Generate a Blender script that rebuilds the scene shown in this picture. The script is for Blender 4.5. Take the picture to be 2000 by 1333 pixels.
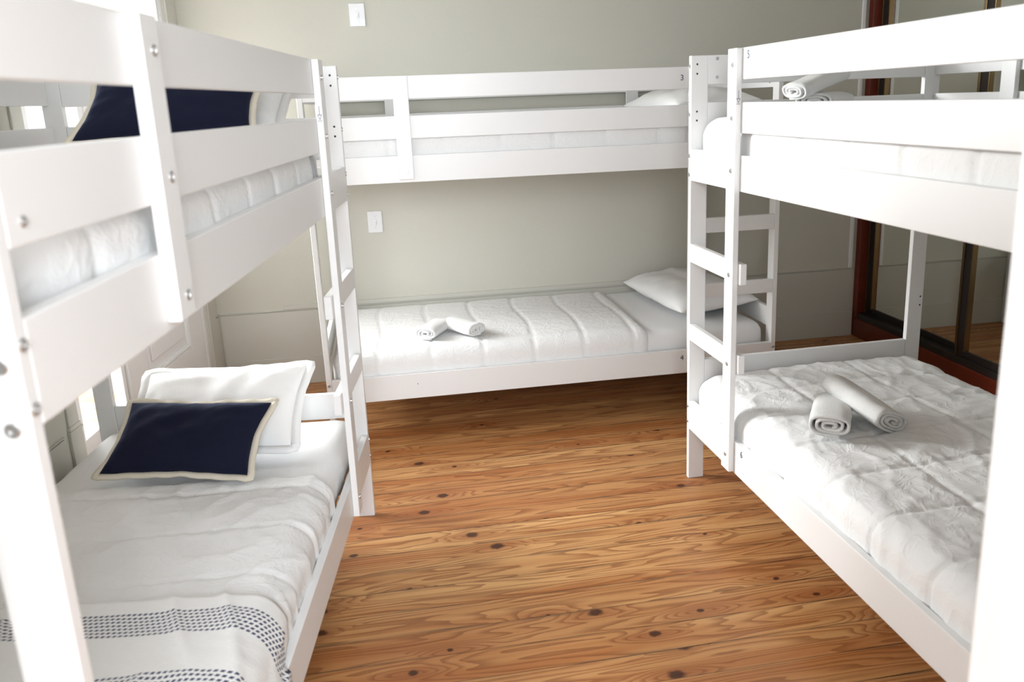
import bpy, bmesh, math, random
from mathutils import Vector, Matrix, noise

for o in list(bpy.data.objects):
    bpy.data.objects.remove(o)
SC = bpy.context.scene
COL = SC.collection

# ------------------------------------------------------------------ camera
CAM_LOC = Vector((1.91862, -2.18215, 1.46920))
R_ = Vector((0.9830887, -0.1794922, -0.0363194))
U_ = Vector((0.0798768, 0.2418156, 0.9670289))
F_ = Vector((0.1647916, 0.9535763, -0.2520635))
cd = bpy.data.cameras.new('camera')
cam = bpy.data.objects.new('camera', cd)
COL.objects.link(cam)
cam.matrix_world = Matrix(((R_.x, U_.x, -F_.x, CAM_LOC.x), (R_.y, U_.y, -F_.y, CAM_LOC.y),
                           (R_.z, U_.z, -F_.z, CAM_LOC.z), (0, 0, 0, 1)))
cd.sensor_fit = 'HORIZONTAL'
cd.sensor_width = 36.0
cd.lens = 1663.696 * 36.0 / 2000.0
cd.shift_x = -61.35 / 2000.0
cd.shift_y = -37.21 / 2000.0
cd.clip_start = 0.05
cd.dof.use_dof = True
cd.dof.focus_distance = 3.7
cd.dof.aperture_fstop = 4.5
SC.camera = cam

# ------------------------------------------------------------------ world, light, exposure
SC.view_settings.view_transform = 'Standard'
SC.view_settings.look = 'None'
SC.view_settings.gamma = 1.0
SC.view_settings.use_curve_mapping = False
SC.view_settings.exposure = 0.30
w = bpy.data.worlds.new('overcast_sky')
SC.world = w
w.use_nodes = True
bg = w.node_tree.nodes['Background']
bg.inputs[0].default_value = (0.93, 0.97, 1.0, 1)
bg.inputs[1].default_value = 1.6

def area(name, loc, target, sx, sy, power, col):
    l = bpy.data.lights.new(name, 'AREA')
    l.shape = 'RECTANGLE'; l.size = sx; l.size_y = sy; l.energy = power; l.color = col
    o = bpy.data.objects.new(name, l); COL.objects.link(o)
    o.location = loc
    d = Vector(target) - Vector(loc)
    o.rotation_euler = d.to_track_quat('-Z', 'Y').to_euler()
    return o
area('daylight_hall_window', (1.98, -3.88, 1.95), (2.2, 0.5, 1.0), 1.5, 1.2, 120, (0.88, 0.94, 1.0))
area('daylight_french_window', (-1.9, 3.9, 2.3), (2.9, -0.5, 1.0), 3.0, 1.8, 820, (0.99, 0.995, 1.0))
area('added_side_fill', (-1.4, 2.0, 2.5), (2.95, -0.9, 1.0), 1.8, 1.8, 150, (0.99, 0.995, 1.0))  # fill light added through the unseen left-wall window to brighten the right bunk

# ------------------------------------------------------------------ materials
def new_mat(name):
    m = bpy.data.materials.new(name); m.use_nodes = True
    nt = m.node_tree
    return m, nt, nt.nodes, nt.links, nt.nodes['Principled BSDF']

def srgb(r, g, b):
    f = lambda c: (c / 255 / 12.92) if c / 255 <= 0.04045 else (((c / 255) + 0.055) / 1.055) ** 2.4
    return (f(r), f(g), f(b), 1)

def simple(name, col, rough=0.5, metal=0.0, bump=0.0, bscale=60.0, spec=0.5, var=0.0):
    m, nt, N, L, p = new_mat(name)
    p.inputs['Base Color'].default_value = col
    p.inputs['Roughness'].default_value = rough
    p.inputs['Metallic'].default_value = metal
    p.inputs['Specular IOR Level'].default_value = spec
    if bump or var:
        tc = N.new('ShaderNodeTexCoord')
        n = N.new('ShaderNodeTexNoise'); n.inputs['Scale'].default_value = bscale
        n.inputs['Detail'].default_value = 4
        L.new(tc.outputs['Object'], n.inputs['Vector'])
        if bump:
            b = N.new('ShaderNodeBump'); b.inputs['Strength'].default_value = bump
            b.inputs['Distance'].default_value = 0.01
            L.new(n.outputs['Fac'], b.inputs['Height']); L.new(b.outputs['Normal'], p.inputs['Normal'])
        if var:
            mx = N.new('ShaderNodeMix'); mx.data_type = 'RGBA'
            mx.inputs[6].default_value = tuple(c * (1 - var) for c in col[:3]) + (1,)
            mx.inputs[7].default_value = tuple(min(1, c * (1 + var)) for c in col[:3]) + (1,)
            L.new(n.outputs['Fac'], mx.inputs[0]); L.new(mx.outputs[2], p.inputs['Base Color'])
    return m

M = {}
M['paint'] = simple('white_painted_wood', (0.80, 0.80, 0.795, 1), 0.38, bump=0.02, bscale=35)
M['wall'] = simple('sage_grey_wall_paint', srgb(206, 204, 192), 0.75, bump=0.03, bscale=90, var=0.02)
M['wainscot'] = simple('sage_grey_gloss_paint', srgb(202, 200, 190), 0.5, bump=0.02, bscale=20)
M['white_wall'] = simple('white_wall_paint', (0.86, 0.86, 0.85, 1), 0.7)
M['ceiling'] = simple('white_ceiling_paint', (0.85, 0.85, 0.84, 1), 0.8)
M['trim'] = simple('white_gloss_trim', (0.90, 0.90, 0.90, 1), 0.35)
M['mattress'] = simple('white_mattress_cotton', (0.80, 0.80, 0.80, 1), 0.9, bump=0.15, bscale=220)

M['pillow'] = simple('white_pillow_cotton', (0.84, 0.84, 0.835, 1), 0.9, bump=0.1, bscale=180)
M['cream'] = simple('cream_cotton_edge', srgb(214, 206, 190), 0.9, bump=0.2, bscale=200)
M['towel'] = simple('white_terry', (0.84, 0.84, 0.825, 1), 1.0, bump=0.6, bscale=420)
M['plastic'] = simple('white_plastic', (0.82, 0.82, 0.83, 1), 0.3)
M['steel'] = simple('zinc_steel', (0.62, 0.62, 0.62, 1), 0.3, metal=1.0)
M['darkhole'] = simple('dark_recess', (0.03, 0.03, 0.035, 1), 0.6)
M['ink'] = simple('number_ink', srgb(70, 78, 100), 0.6)
M['mahogany'] = simple('mahogany_red_wood', srgb(104, 38, 22), 0.3, bump=0.05, bscale=30, var=0.25)
M['bronze'] = simple('bronze_aluminium', srgb(120, 100, 70), 0.3, metal=0.9)
M['track'] = simple('dark_brown_track', srgb(38, 32, 30), 0.45)
M['slat'] = simple('pine_slat', srgb(214, 182, 138), 0.6, var=0.1, bscale=12)

def navy():
    m, nt, N, L, p = new_mat('navy_velvet')
    p.inputs['Base Color'].default_value = srgb(22, 25, 44)
    p.inputs['Roughness'].default_value = 0.9
    p.inputs['Specular IOR Level'].default_value = 0.15
    p.inputs['Sheen Weight'].default_value = 0.25
    p.inputs['Sheen Roughness'].default_value = 0.4
    p.inputs['Sheen Tint'].default_value = srgb(120, 135, 185)
    tc = N.new('ShaderNodeTexCoord'); n = N.new('ShaderNodeTexNoise')
    n.inputs['Scale'].default_value = 14; L.new(tc.outputs['Object'], n.inputs['Vector'])
    b = N.new('ShaderNodeBump'); b.inputs['Strength'].default_value = 0.25
    b.inputs['Distance'].default_value = 0.02
    L.new(n.outputs['Fac'], b.inputs['Height']); L.new(b.outputs['Normal'], p.inputs['Normal'])
    return m
M['navy'] = navy()

def mirror():
    m, nt, N, L, p = new_mat('mirror_glass')
    p.inputs['Base Color'].default_value = (0.92, 0.95, 0.91, 1)
    p.inputs['Metallic'].default_value = 1.0
    p.inputs['Roughness'].default_value = 0.01
    return m
M['mirror'] = mirror()

class NB:
    """tiny node-graph helper"""
    def __init__(s, nt): s.nt = nt; s.N = nt.nodes; s.L = nt.links
    def put(s, inp, v):
        if hasattr(v, 'is_linked') or hasattr(v, 'node'): s.L.new(v, inp)
        else: inp.default_value = v
    def math(s, op, a, b=None, c=None, clamp=False):
        n = s.N.new('ShaderNodeMath'); n.operation = op; n.use_clamp = clamp
        s.put(n.inputs[0], a)
        if b is not None: s.put(n.inputs[1], b)
        if c is not None: s.put(n.inputs[2], c)
        return n.outputs[0]
    def comb(s, x, y, z):
        n = s.N.new('ShaderNodeCombineXYZ')
        for i, v in enumerate((x, y, z)): s.put(n.inputs[i], v)
        return n.outputs[0]
    def noise(s, vec, scale=1, detail=3, rough=0.5, dist=0.0):
        n = s.N.new('ShaderNodeTexNoise'); s.L.new(vec, n.inputs['Vector'])
        n.inputs['Scale'].default_value = scale; n.inputs['Detail'].default_value = detail
        n.inputs['Roughness'].default_value = rough; n.inputs['Distortion'].default_value = dist
        return n.outputs['Fac']
    def mix(s, f, a, b, mode='MIX'):
        n = s.N.new('ShaderNodeMix'); n.data_type = 'RGBA'; n.blend_type = mode
        s.put(n.inputs[0], f); s.put(n.inputs[6], a); s.put(n.inputs[7], b)
        return n.outputs[2]
    def ramp(s, f, a, b):
        n = s.N.new('ShaderNodeMapRange'); n.clamp = True; n.interpolation_type = 'SMOOTHSTEP'
        s.put(n.inputs[0], f); n.inputs[1].default_value = a; n.inputs[2].default_value = b
        return n.outputs[0]
    def white(s, v):
        n = s.N.new('ShaderNodeTexWhiteNoise'); n.noise_dimensions = '1D'; s.L.new(v, n.inputs['W'])
        return n.outputs['Value']

def glass():
    m, nt, N, L, p = new_mat('window_glass')
    N.remove(p)
    out = N['Material Output']
    t = N.new('ShaderNodeBsdfTransparent'); t.inputs[0].default_value = (0.97, 0.98, 0.98, 1)
    g = N.new('ShaderNodeBsdfGlossy'); g.inputs['Roughness'].default_value = 0.02
    f = N.new('ShaderNodeLayerWeight'); f.inputs[0].default_value = 0.5
    b = NB(nt)
    fac = b.math('ADD', 0.04, b.math('MULTIPLY', b.math('POWER', f.outputs['Facing'], 5.0), 0.8))
    mx = N.new('ShaderNodeMixShader')
    L.new(fac, mx.inputs[0]); L.new(t.outputs[0], mx.inputs[1]); L.new(g.outputs[0], mx.inputs[2])
    L.new(mx.outputs[0], out.inputs[0])
    return m
M['glass'] = glass()

def quilt_mat():
    m, nt, N, L, p = new_mat('white_quilted_cotton')
    b = NB(nt)
    p.inputs['Base Color'].default_value = (0.80, 0.80, 0.795, 1); p.inputs['Roughness'].default_value = 0.9
    p.inputs['Specular IOR Level'].default_value = 0.2
    tc = N.new('ShaderNodeTexCoord'); mp = N.new('ShaderNodeMapping')
    L.new(tc.outputs['Object'], mp.inputs[0]); mp.inputs['Scale'].default_value = (1.0, 1.0, 1.0)
    n1 = b.noise(mp.outputs[0], 11.0, 4, 0.55, 1.6)
    r1 = b.math('SUBTRACT', 1.0, b.math('ABSOLUTE', b.math('MULTIPLY', b.math('SUBTRACT', n1, 0.5), 5.0)), clamp=True)
    n2 = b.noise(mp.outputs[0], 45.0, 3, 0.6, 0.8)
    n3 = b.noise(mp.outputs[0], 240.0, 2)
    h = b.math('ADD', b.math('MULTIPLY', b.math('POWER', r1, 3.0), 0.35), b.math('ADD', b.math('MULTIPLY', n2, 0.45), b.math('MULTIPLY', n3, 0.08)))
    bp = N.new('ShaderNodeBump'); bp.inputs['Strength'].default_value = 0.42; bp.inputs['Distance'].default_value = 0.006
    L.new(h, bp.inputs['Height']); L.new(bp.outputs['Normal'], p.inputs['Normal'])
    return m
M['quilt'] = quilt_mat()
PLANK = 0.118
def floor_mat():
    m, nt, N, L, p = new_mat('varnished_knotty_pine')
    b = NB(nt)
    tc = N.new('ShaderNodeTexCoord'); sp = N.new('ShaderNodeSeparateXYZ')
    L.new(tc.outputs['Object'], sp.inputs[0])
    x, y = sp.outputs[0], sp.outputs[1]
    yw = b.math('ADD', y, b.math('MULTIPLY', b.math('SUBTRACT', b.noise(b.comb(x, 0.0, 0.0), 0.7, 1), 0.5), 0.012))
    yp = b.math('DIVIDE', yw, PLANK)
    idx = b.math('FLOOR', yp)
    fr = b.math('SUBTRACT', yp, idx)
    rnd = b.white(idx); rnd2 = b.white(b.math('ADD', idx, 37.3))
    off = b.math('MULTIPLY', rnd, 40.0)
    xo = b.math('ADD', x, off)
    # knots
    kv = b.comb(b.math('MULTIPLY', xo, 3.0), b.math('MULTIPLY', yw, 9.0), 0.0)
    vo = N.new('ShaderNodeTexVoronoi'); vo.voronoi_dimensions = '2D'; vo.feature = 'F1'
    vo.inputs['Scale'].default_value = 1.0; vo.inputs['Randomness'].default_value = 0.95
    L.new(kv, vo.inputs['Vector'])
    kd = vo.outputs['Distance']
    sc = N.new('ShaderNodeSeparateColor'); L.new(vo.outputs['Color'], sc.inputs[0])
    has = b.math('GREATER_THAN', sc.outputs[0], 0.62)
    vs = N.new('ShaderNodeSeparateXYZ'); L.new(vo.outputs['Position'], vs.inputs[0])
    dx = b.math('SUBTRACT', xo, b.math('DIVIDE', vs.outputs[0], 3.0))
    dy = b.math('SUBTRACT', yw, b.math('DIVIDE', vs.outputs[1], 9.0))
    def ell(ax):
        q = b.math('MULTIPLY', dx, ax)
        return b.math('SQRT', b.math('ADD', b.math('MULTIPLY', q, q), b.math('MULTIPLY', dy, dy)))
    size = b.math('ADD', b.math('MULTIPLY', sc.outputs[1], 0.015), 0.006)
    rough = b.math('SUBTRACT', b.noise(b.comb(b.math('MULTIPLY', xo, 60.0), b.math('MULTIPLY', yw, 60.0), 0.0), 1.0, 2), 0.5)
    kdist = b.math('ADD', b.math('DIVIDE', ell(0.8), size), b.math('MULTIPLY', rough, 0.7))
    knot = b.math('MULTIPLY', b.math('SUBTRACT', 1.0, b.ramp(kdist, 0.55, 1.2)), has)
    halo = b.math('MULTIPLY', b.math('SUBTRACT', 1.0, b.ramp(ell(0.30), 0.0, 0.05)), has)
    # growth rings: stretched noise field cut into bands, bulging round the knots
    rf = b.noise(b.comb(b.math('MULTIPLY', xo, 0.8), b.math('MULTIPLY', yw, 9.0), off), 1.0, 2, 0.45)
    field = b.math('ADD', b.math('MULTIPLY', rf, 17.0), b.math('MULTIPLY', halo, 3.0))
    field = b.math('ADD', field, b.math('MULTIPLY', b.noise(b.comb(b.math('MULTIPLY', xo, 9.0), b.math('MULTIPLY', yw, 60.0), 0.0), 1.0, 2), 0.35))
    tri = b.math('SUBTRACT', field, b.math('FLOOR', field))
    late = b.math('MULTIPLY', b.ramp(tri, 0.35, 0.92), b.math('SUBTRACT', 1.0, b.ramp(tri, 0.93, 1.0)))
    fine = b.noise(b.comb(b.math('MULTIPLY', xo, 5.0), b.math('MULTIPLY', yw, 170.0), 0.0), 1.0, 3, 0.6)
    broad = b.noise(b.comb(b.math('MULTIPLY', xo, 0.7), b.math('MULTIPLY', yw, 13.0), off), 1.0, 3, 0.5)
    c = b.mix(b.ramp(broad, 0.3, 0.7), srgb(212, 164, 108), srgb(176, 114, 64))
    c = b.mix(b.math('MULTIPLY', rnd2, 0.45), c, srgb(158, 94, 50))
    c = b.mix(b.math('MULTIPLY', late, 0.6), c, srgb(124, 68, 34))
    c = b.mix(b.math('MULTIPLY', b.ramp(fine, 0.5, 0.8), 0.35), c, srgb(150, 92, 48))
    c = b.mix(b.math('MULTIPLY', halo, 0.5), c, srgb(140, 74, 36))
    c = b.mix(b.math('MULTIPLY', knot, 0.9), c, srgb(58, 28, 18))
    # grey wear and seams between boards
    edge = b.math('ABSOLUTE', b.math('SUBTRACT', fr, 0.5))
    wear = b.noise(b.comb(b.math('MULTIPLY', xo, 3.0), b.math('MULTIPLY', y, 30.0), 3.0), 1.0, 4, 0.7)
    wearm = b.math('MULTIPLY', b.ramp(edge, 0.36, 0.5), b.ramp(wear, 0.46, 0.66))
    c = b.mix(b.math('MULTIPLY', wearm, 0.7), c, srgb(120, 96, 70))
    gapw = b.noise(b.comb(b.math('MULTIPLY', x, 2.4), idx, 7.0), 1.0, 3, 0.6)
    seam = b.math('MULTIPLY', b.ramp(edge, 0.474, 0.492), b.math('ADD', 0.42, b.math('MULTIPLY', b.ramp(gapw, 0.5, 0.62), 0.6)))
    c = b.mix(seam, c, srgb(50, 30, 20))
    L.new(c, p.inputs['Base Color'])
    rr = b.math('ADD', 0.30, b.math('MULTIPLY', b.noise(b.comb(b.math('MULTIPLY', x, 3.0), b.math('MULTIPLY', y, 12.0), 0.0), 1.0, 3), 0.22))
    L.new(rr, p.inputs['Roughness'])
    p.inputs['Specular IOR Level'].default_value = 0.4
    bp = N.new('ShaderNodeBump'); bp.inputs['Strength'].default_value = 0.25; bp.inputs['Distance'].default_value = 0.002
    h = b.math('SUBTRACT', b.math('MULTIPLY', fine, 0.15), seam)
    L.new(h, bp.inputs['Height']); L.new(bp.outputs['Normal'], p.inputs['Normal'])
    return m
M['floor'] = floor_mat()

def throw_mat():
    m, nt, N, L, p = new_mat('striped_woven_throw')
    b = NB(nt)
    uv = N.new('ShaderNodeUVMap'); uv.uv_map = 'cloth'
    sp = N.new('ShaderNodeSeparateXYZ'); L.new(uv.outputs[0], sp.inputs[0])
    s, t = sp.outputs[0], sp.outputs[1]          # metres across / along the bed
    tot = None
    for t0, rows in ((0.050, 7), (0.262, 7)):
        k = b.math('DIVIDE', b.math('SUBTRACT', t, t0), 0.0125)
        row = b.math('FLOOR', k); f = b.math('SUBTRACT', k, row)
        inb = b.math('MULTIPLY', b.math('GREATER_THAN', k, 0.0), b.math('LESS_THAN', k, float(rows)))
        band = b.math('LESS_THAN', b.math('ABSOLUTE', b.math('SUBTRACT', f, 0.5)), 0.27)
        ph = b.math('ADD', b.math('DIVIDE', s, 0.0115), b.math('ADD', b.math('MULTIPLY', row, 0.5), b.math('MULTIPLY', f, 0.5)))
        dash = b.math('LESS_THAN', b.math('FRACT', ph), 0.62)
        q = b.math('MULTIPLY', b.math('MULTIPLY', inb, band), dash)
        tot = q if tot is None else b.math('MAXIMUM', tot, q)
    wv = b.noise(b.comb(b.math('MULTIPLY', s, 60.0), b.math('MULTIPLY', t, 400.0), 0.0), 1.0, 2)
    base = b.mix(wv, (0.74, 0.735, 0.72, 1), (0.84, 0.84, 0.83, 1))
    L.new(b.mix(tot, base, srgb(62, 68, 96)), p.inputs['Base Color'])
    p.inputs['Roughness'].default_value = 0.95
    bp = N.new('ShaderNodeBump'); bp.inputs['Strength'].default_value = 0.3; bp.inputs['Distance'].default_value = 0.003
    L.new(b.math('ADD', wv, tot), bp.inputs['Height']); L.new(bp.outputs['Normal'], p.inputs['Normal'])
    return m
M['throw'] = throw_mat()

# ------------------------------------------------------------------ object helpers
def link(o, parent=None):
    COL.objects.link(o)
    if parent: o.parent = parent
    return o

def obj(name, bm, mat, parent=None, smooth=False, loc=None):
    me = bpy.data.meshes.new(name)
    bmesh.ops.recalc_face_normals(bm, faces=bm.faces)
    if loc is not None:
        bmesh.ops.translate(bm, verts=bm.verts, vec=-Vector(loc))
    bm.to_mesh(me); bm.free()
    if smooth:
        for f in me.polygons: f.use_smooth = True
    me.materials.append(mat)
    o = bpy.data.objects.new(name, me)
    if loc is not None: o.location = loc
    return link(o, parent)

def tag(o, label, cat, group=None):
    o['label'] = label; o['category'] = cat
    if group: o['group'] = group
    return o

def struct(o):
    o['kind'] = 'structure'; return o

def empty(name, loc, rz=0.0):
    o = bpy.data.objects.new(name, None); o.empty_display_size = 0.1
    o.location = loc; o.rotation_euler = (0, 0, rz)
    return link(o)

def box(bm, lo, hi, T=lambda p: p, bev=0.0, seg=2):
    vs = []
    for z in (lo[2], hi[2]):
        for y in (lo[1], hi[1]):
            for x in (lo[0], hi[0]):
                vs.append(bm.verts.new(T(Vector((x, y, z)))))
    q = ((0, 2, 3, 1), (4, 5, 7, 6), (0, 1, 5, 4), (2, 6, 7, 3), (0, 4, 6, 2), (1, 3, 7, 5))
    fs = [bm.faces.new([vs[i] for i in f]) for f in q]
    bmesh.ops.recalc_face_normals(bm, faces=fs)
    if bev:
        es = list({e for f in fs for e in f.edges})
        bmesh.ops.bevel(bm, geom=es, offset=bev, segments=seg, affect='EDGES', profile=0.5)
    return bm

def boxbm(lo, hi, T=lambda p: p, bev=0.0, seg=2):
    return box(bmesh.new(), lo, hi, T, bev, seg)

def disc(bm, c, n, r, h, seg=20, ring=0.0, depth=0.0):
    """short round boss at c along n; ring > 0 leaves a hex-key recess of that radius"""
    n = Vector(n).normalized()
    a = n.orthogonal().normalized(); b2 = n.cross(a)
    def circ(rad, d):
        return [bm.verts.new(Vector(c) + n * d + (a * math.cos(2 * math.pi * i / seg) + b2 * math.sin(2 * math.pi * i / seg)) * rad) for i in range(seg)]
    loops = [circ(r, 0), circ(r, h * 0.6), circ(r * 0.85, h)]
    if ring: loops += [circ(ring, h), circ(ring * 0.9, h - depth)]
    for l0, l1 in zip(loops, loops[1:]):
        for i in range(seg):
            j = (i + 1) % seg
            bm.faces.new((l0[i], l0[j], l1[j], l1[i]))
    bm.faces.new(loops[0][::-1]); bm.faces.new(loops[-1])
    return bm

def text_mesh(body, size, origin, xdir, ydir, depth=0.0006):
    cu = bpy.data.curves.new('txt', 'FONT'); cu.body = body; cu.size = size
    cu.align_x = 'CENTER'; cu.align_y = 'CENTER'; cu.extrude = depth
    t = bpy.data.objects.new('txt', cu); COL.objects.link(t)
    dg = bpy.context.evaluated_depsgraph_get(); dg.update()
    me = bpy.data.meshes.new_from_object(t.evaluated_get(dg))
    bm = bmesh.new(); bm.from_mesh(me)
    bpy.data.objects.remove(t); bpy.data.meshes.remove(me); bpy.data.curves.remove(cu)
    x = Vector(xdir).normalized(); y = Vector(ydir).normalized(); n = x.cross(y)
    for v in bm.verts:
        v.co = Vector(origin) + x * v.co.x + y * v.co.y + n * v.co.z
    return bm

# ------------------------------------------------------------------ bunk bed frames
TP, WP, TR = 0.0225, 0.062, 0.022
TL, WL, UL = 0.0197, 0.0646, 0.3805
TB, UB, WB = 0.0205, 1.6491, 0.0622
GUT, GUB, GLT, GLB = 1.6005, 1.5081, 1.4408, 1.3479
ST, SB, LT, LB = 1.2799, 1.1682, 0.3252, 0.2103
R1T, R1B, R2T, R2B = 0.9381, 0.8696, 0.6332, 0.5688
HH = 1.6003; LEN = 2.095; LPB = 0.2152; BBOT = 1.182; ET = 0.4865; EB = 0.392
BEV = 0.0022

class Bed:
    """local frame of one bunk: u along its length from the ladder end, v across from its front, z up"""
    def __init__(s, loc, rz, U, V, W, zoff=0.0, lean=(0.0, 0.0)):
        s.loc = Vector(loc); s.rz = rz; s.U = Vector((U[0], U[1], 0)); s.V = Vector((V[0], V[1], 0))
        s.W = W; s.zoff = zoff; s.lean = lean
        c, sn = math.cos(rz), math.sin(rz)
        s.leanl = Vector((c * lean[0] + sn * lean[1], -sn * lean[0] + c * lean[1], 0))
        s.rot = Matrix.Rotation(rz, 4, 'Z')
    def l(s, p):                       # (u,v,z) -> empty's frame
        return s.U * p[0] + s.V * p[1] + Vector((0, 0, max(p[2] + s.zoff, 0.0))) + s.leanl * p[2]
    def w(s, p):                       # (u,v,z) -> world
        return s.loc + s.rot @ s.l(p)

def bolt(bed, name, p, d, parent, r=0.0078, dark=False):
    q = bed.l(p); n = (bed.l((p[0] + d[0], p[1] + d[1], p[2])) - q)
    bm = bmesh.new()
    if dark:
        disc(bm, q, n, r, 0.0005, 14)
    else:
        disc(bm, q, n, r, 0.0028, 20, r * 0.55, 0.0022)
    return obj(name, bm, M['darkhole'] if dark else M['steel'], parent, smooth=False)

def make_bed(bed, label, numbers, ext):
    root = empty('bunk_bed', bed.loc, bed.rz)
    tag(root, label, 'bunk bed', 'white bunk beds round the room')
    W, L = bed.W, LEN
    T = bed.l
    def board(name, lo, hi): return obj(name, boxbm(lo, hi, T, BEV), M['paint'], root)
    E = 0.0004
    posts = {}
    for e in (0, 1):
        for s in (0, 1):
            u0, u1 = (0, TP) if e == 0 else (L - TP, L)
            v0, v1 = (0, WP) if s == 0 else (W - WP, W)
            posts[e, s] = board('post', (u0, v0, 0 if bed.zoff >= 0 else -bed.zoff), (u1, v1, HH))
    a, b2 = TP + E, L - TP - E
    board('side_rail', (a, 0, SB), (b2, TR, ST)); board('side_rail', (a, W - TR, SB), (b2, W, ST))
    lr = board('side_rail', (a, 0, LB), (b2, TR, LT)); board('side_rail', (a, W - TR, LB), (b2, W, LT))
    gu = board('guard_rail', (UL, 0, GUB), (b2, TR, GUT)); board('guard_rail', (UL, 0, GLB), (b2, TR, GLT))
    board('guard_rail', (a, W - TR, GUB), (b2, W, GUT)); board('guard_rail', (a, W - TR, GLB), (b2, W, GLT))
    for u0, u1 in ((0.0005, TR - 0.001), (L - TR + 0.001, L - 0.0005)):
        for z0, z1 in ((GUB - 0.006, GUT), (GLB, GLT), (SB, ST), (EB, ET)):
            eb = board('end_board', (u0, WP + E, z0), (u1, W - WP - E, z1))
            if z1 == GUT:
                for z in (1.588, 1.525):
                    bolt(bed, 'bolt', ((u1 if u0 < 1 else u0), WP + 0.035, z), (1 if u0 < 1 else -1, 0), eb, 0.006)
    lp = board('ladder_post', (UL, -TL, LPB), (UL + WL, -E, HH))
    for z in (1.552, 1.393, 1.232, 0.898, 0.596, 0.272):
        bolt(bed, 'bolt', (UL + 0.037, -TL, z), (0, -1), lp)
    for z0, z1 in ((R1B, R1T), (R2B, R2T)):
        board('rung', (a, 0, z0), (UL + WL + ext, TR, z1))
    br = board('brace', (UB, -TB, BBOT), (UB + WB, -E, GUT - 0.001))
    for z in (1.553, 1.384, 1.214):
        bolt(bed, 'bolt', (UB + 0.026, -TB, z), (0, -1), br, 0.0082)
    for ub in (UL + 0.01, UB + 0.03):
        bb = board('brace', (ub, W - TR - 0.018, 1.20), (ub + 0.066, W - TR - E, GUT - 0.002))
    for e in (0, 1):
        pu = TP / 2 if e == 0 else L - TP / 2
        for z in (1.256, 1.189, 0.302, 0.240) + ((1.565, 1.40) if e == 0 else ()):
            bolt(bed, 'bolt', (pu, 0, z), (0, -1), posts[e, 0], 0.0074)
        uf, du = (TP, 1) if e == 0 else (L, 1)
        if e == 0:
            for z in (1.571, 1.539, 1.410, 1.379):
                bolt(bed, 'bolt_hole', (uf, 0.022, z), (du, 0), posts[e, 0], 0.0036, True)
            for z in (1.10, 0.66, 0.625):
                bolt(bed, 'bolt_hole', (uf, W - 0.012, z), (du, 0), posts[e, 1], 0.0036, True)
        else:
            for z in (1.238, 1.172):
                bolt(bed, 'bolt', (uf, 0.018, z), (du, 0), posts[e, 0], 0.0085)
    bolt(bed, 'bolt', (2.041, 0, 1.372), (0, -1), gu, 0.0062)
    bolt(bed, 'bolt_hole', (1.70, 0, 0.277), (0, -1), lr, 0.0022, True)
    # slats of both sleeping levels
    for z in (1.195, 0.237):
        bm = bmesh.new()
        for i in range(12):
            u = 0.09 + i * (L - 0.24) / 11
            box(bm, (u, TR + 0.002, z), (u + 0.07, W - TR - 0.002, z + 0.016), T, 0.001, 1)
        sb = obj('slat_base', bm, M['slat'], root)
        sb['label'] = 'bare pine slats'
    xd = (T((0, 0, 1)) - T((1, 0, 1))) if bed.U.cross(-bed.V).z > 0 else (T((1, 0, 1)) - T((0, 0, 1)))
    # text runs left to right when one looks at the front of the bed
    nrm = -(bed.V)
    xd = Vector((0, 0, 1)).cross(nrm)
    for body, u, z, par in numbers:
        o = obj('painted_number', text_mesh(body, 0.034, T((u, -0.0006, z)), xd, (0, 0, 1)), M['ink'], par_of(par, gu, lr))
        o['label'] = 'small dark painted number'
    # fill-height mark on the ladder post: line, triangle and base line
    bm = bmesh.new()
    uu = UL + WL + 0.0004
    def q(v0, z0, v1, z1):
        box(bm, (uu - 0.0003, v0, z0), (uu + 0.0003, v1, z1), T)
    vc = -TL * 0.55
    q(vc - 0.0006, 1.452, vc + 0.0006, 1.476); q(vc - 0.006, 1.451, vc + 0.006, 1.4525); q(vc - 0.006, 1.435, vc + 0.006, 1.4362)
    for sgn in (-1, 1):
        pts = [(vc + sgn * 0.006, 1.4525), (vc + sgn * 0.0046, 1.4525), (vc - sgn * 0.0006, 1.4385), (vc + sgn * 0.0006, 1.4385)]
        f0 = [bm.verts.new(T((uu + 0.0004, pv, pz))) for pv, pz in pts]
        bm.faces.new(f0)
    mk = obj('arrow_mark', bm, M['ink'], lp)
    mk['label'] = 'small dark printed arrow mark'
    return root

def par_of(k, gu, lr): return gu if k == 'up' else lr

LEFT = Bed((1.76961, 0.79298, 0.0), -0.108784, (0, -1), (-1, 0), 0.930, 0.0, (0.00796, -0.01972))
RIGHT = Bed((2.98859, 0.80283, 0.0), 0.022737, (0, -1), (1, 0), 0.9809, 0.0)
BACK = Bed((3.67203, 1.47974, 0.0), 0.0, (-1, 0), (0, 1), 0.9809, -0.0136)
make_bed(LEFT, 'white wooden bunk bed on the left holding two navy cushions', (), 0.028)
make_bed(BACK, 'white wooden bunk bed along the back wall numbered 3 and 4', (('3', 0.472, 1.554, 'up'), ('4', 0.466, 0.286, 'low')), -0.012)
make_bed(RIGHT, 'white wooden bunk bed on the right beside the mirrored wardrobe', (('5', 0.486, 1.578, 'up'), ('6', 0.503, 0.300, 'low')), 0.018)

# ------------------------------------------------------------------ bedding
def fbm(p, oct=3):
    v = 0; a = 1
    for i in range(oct):
        v += a * noise.noise(p); p = p * 2.03; a *= 0.5
    return v

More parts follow.
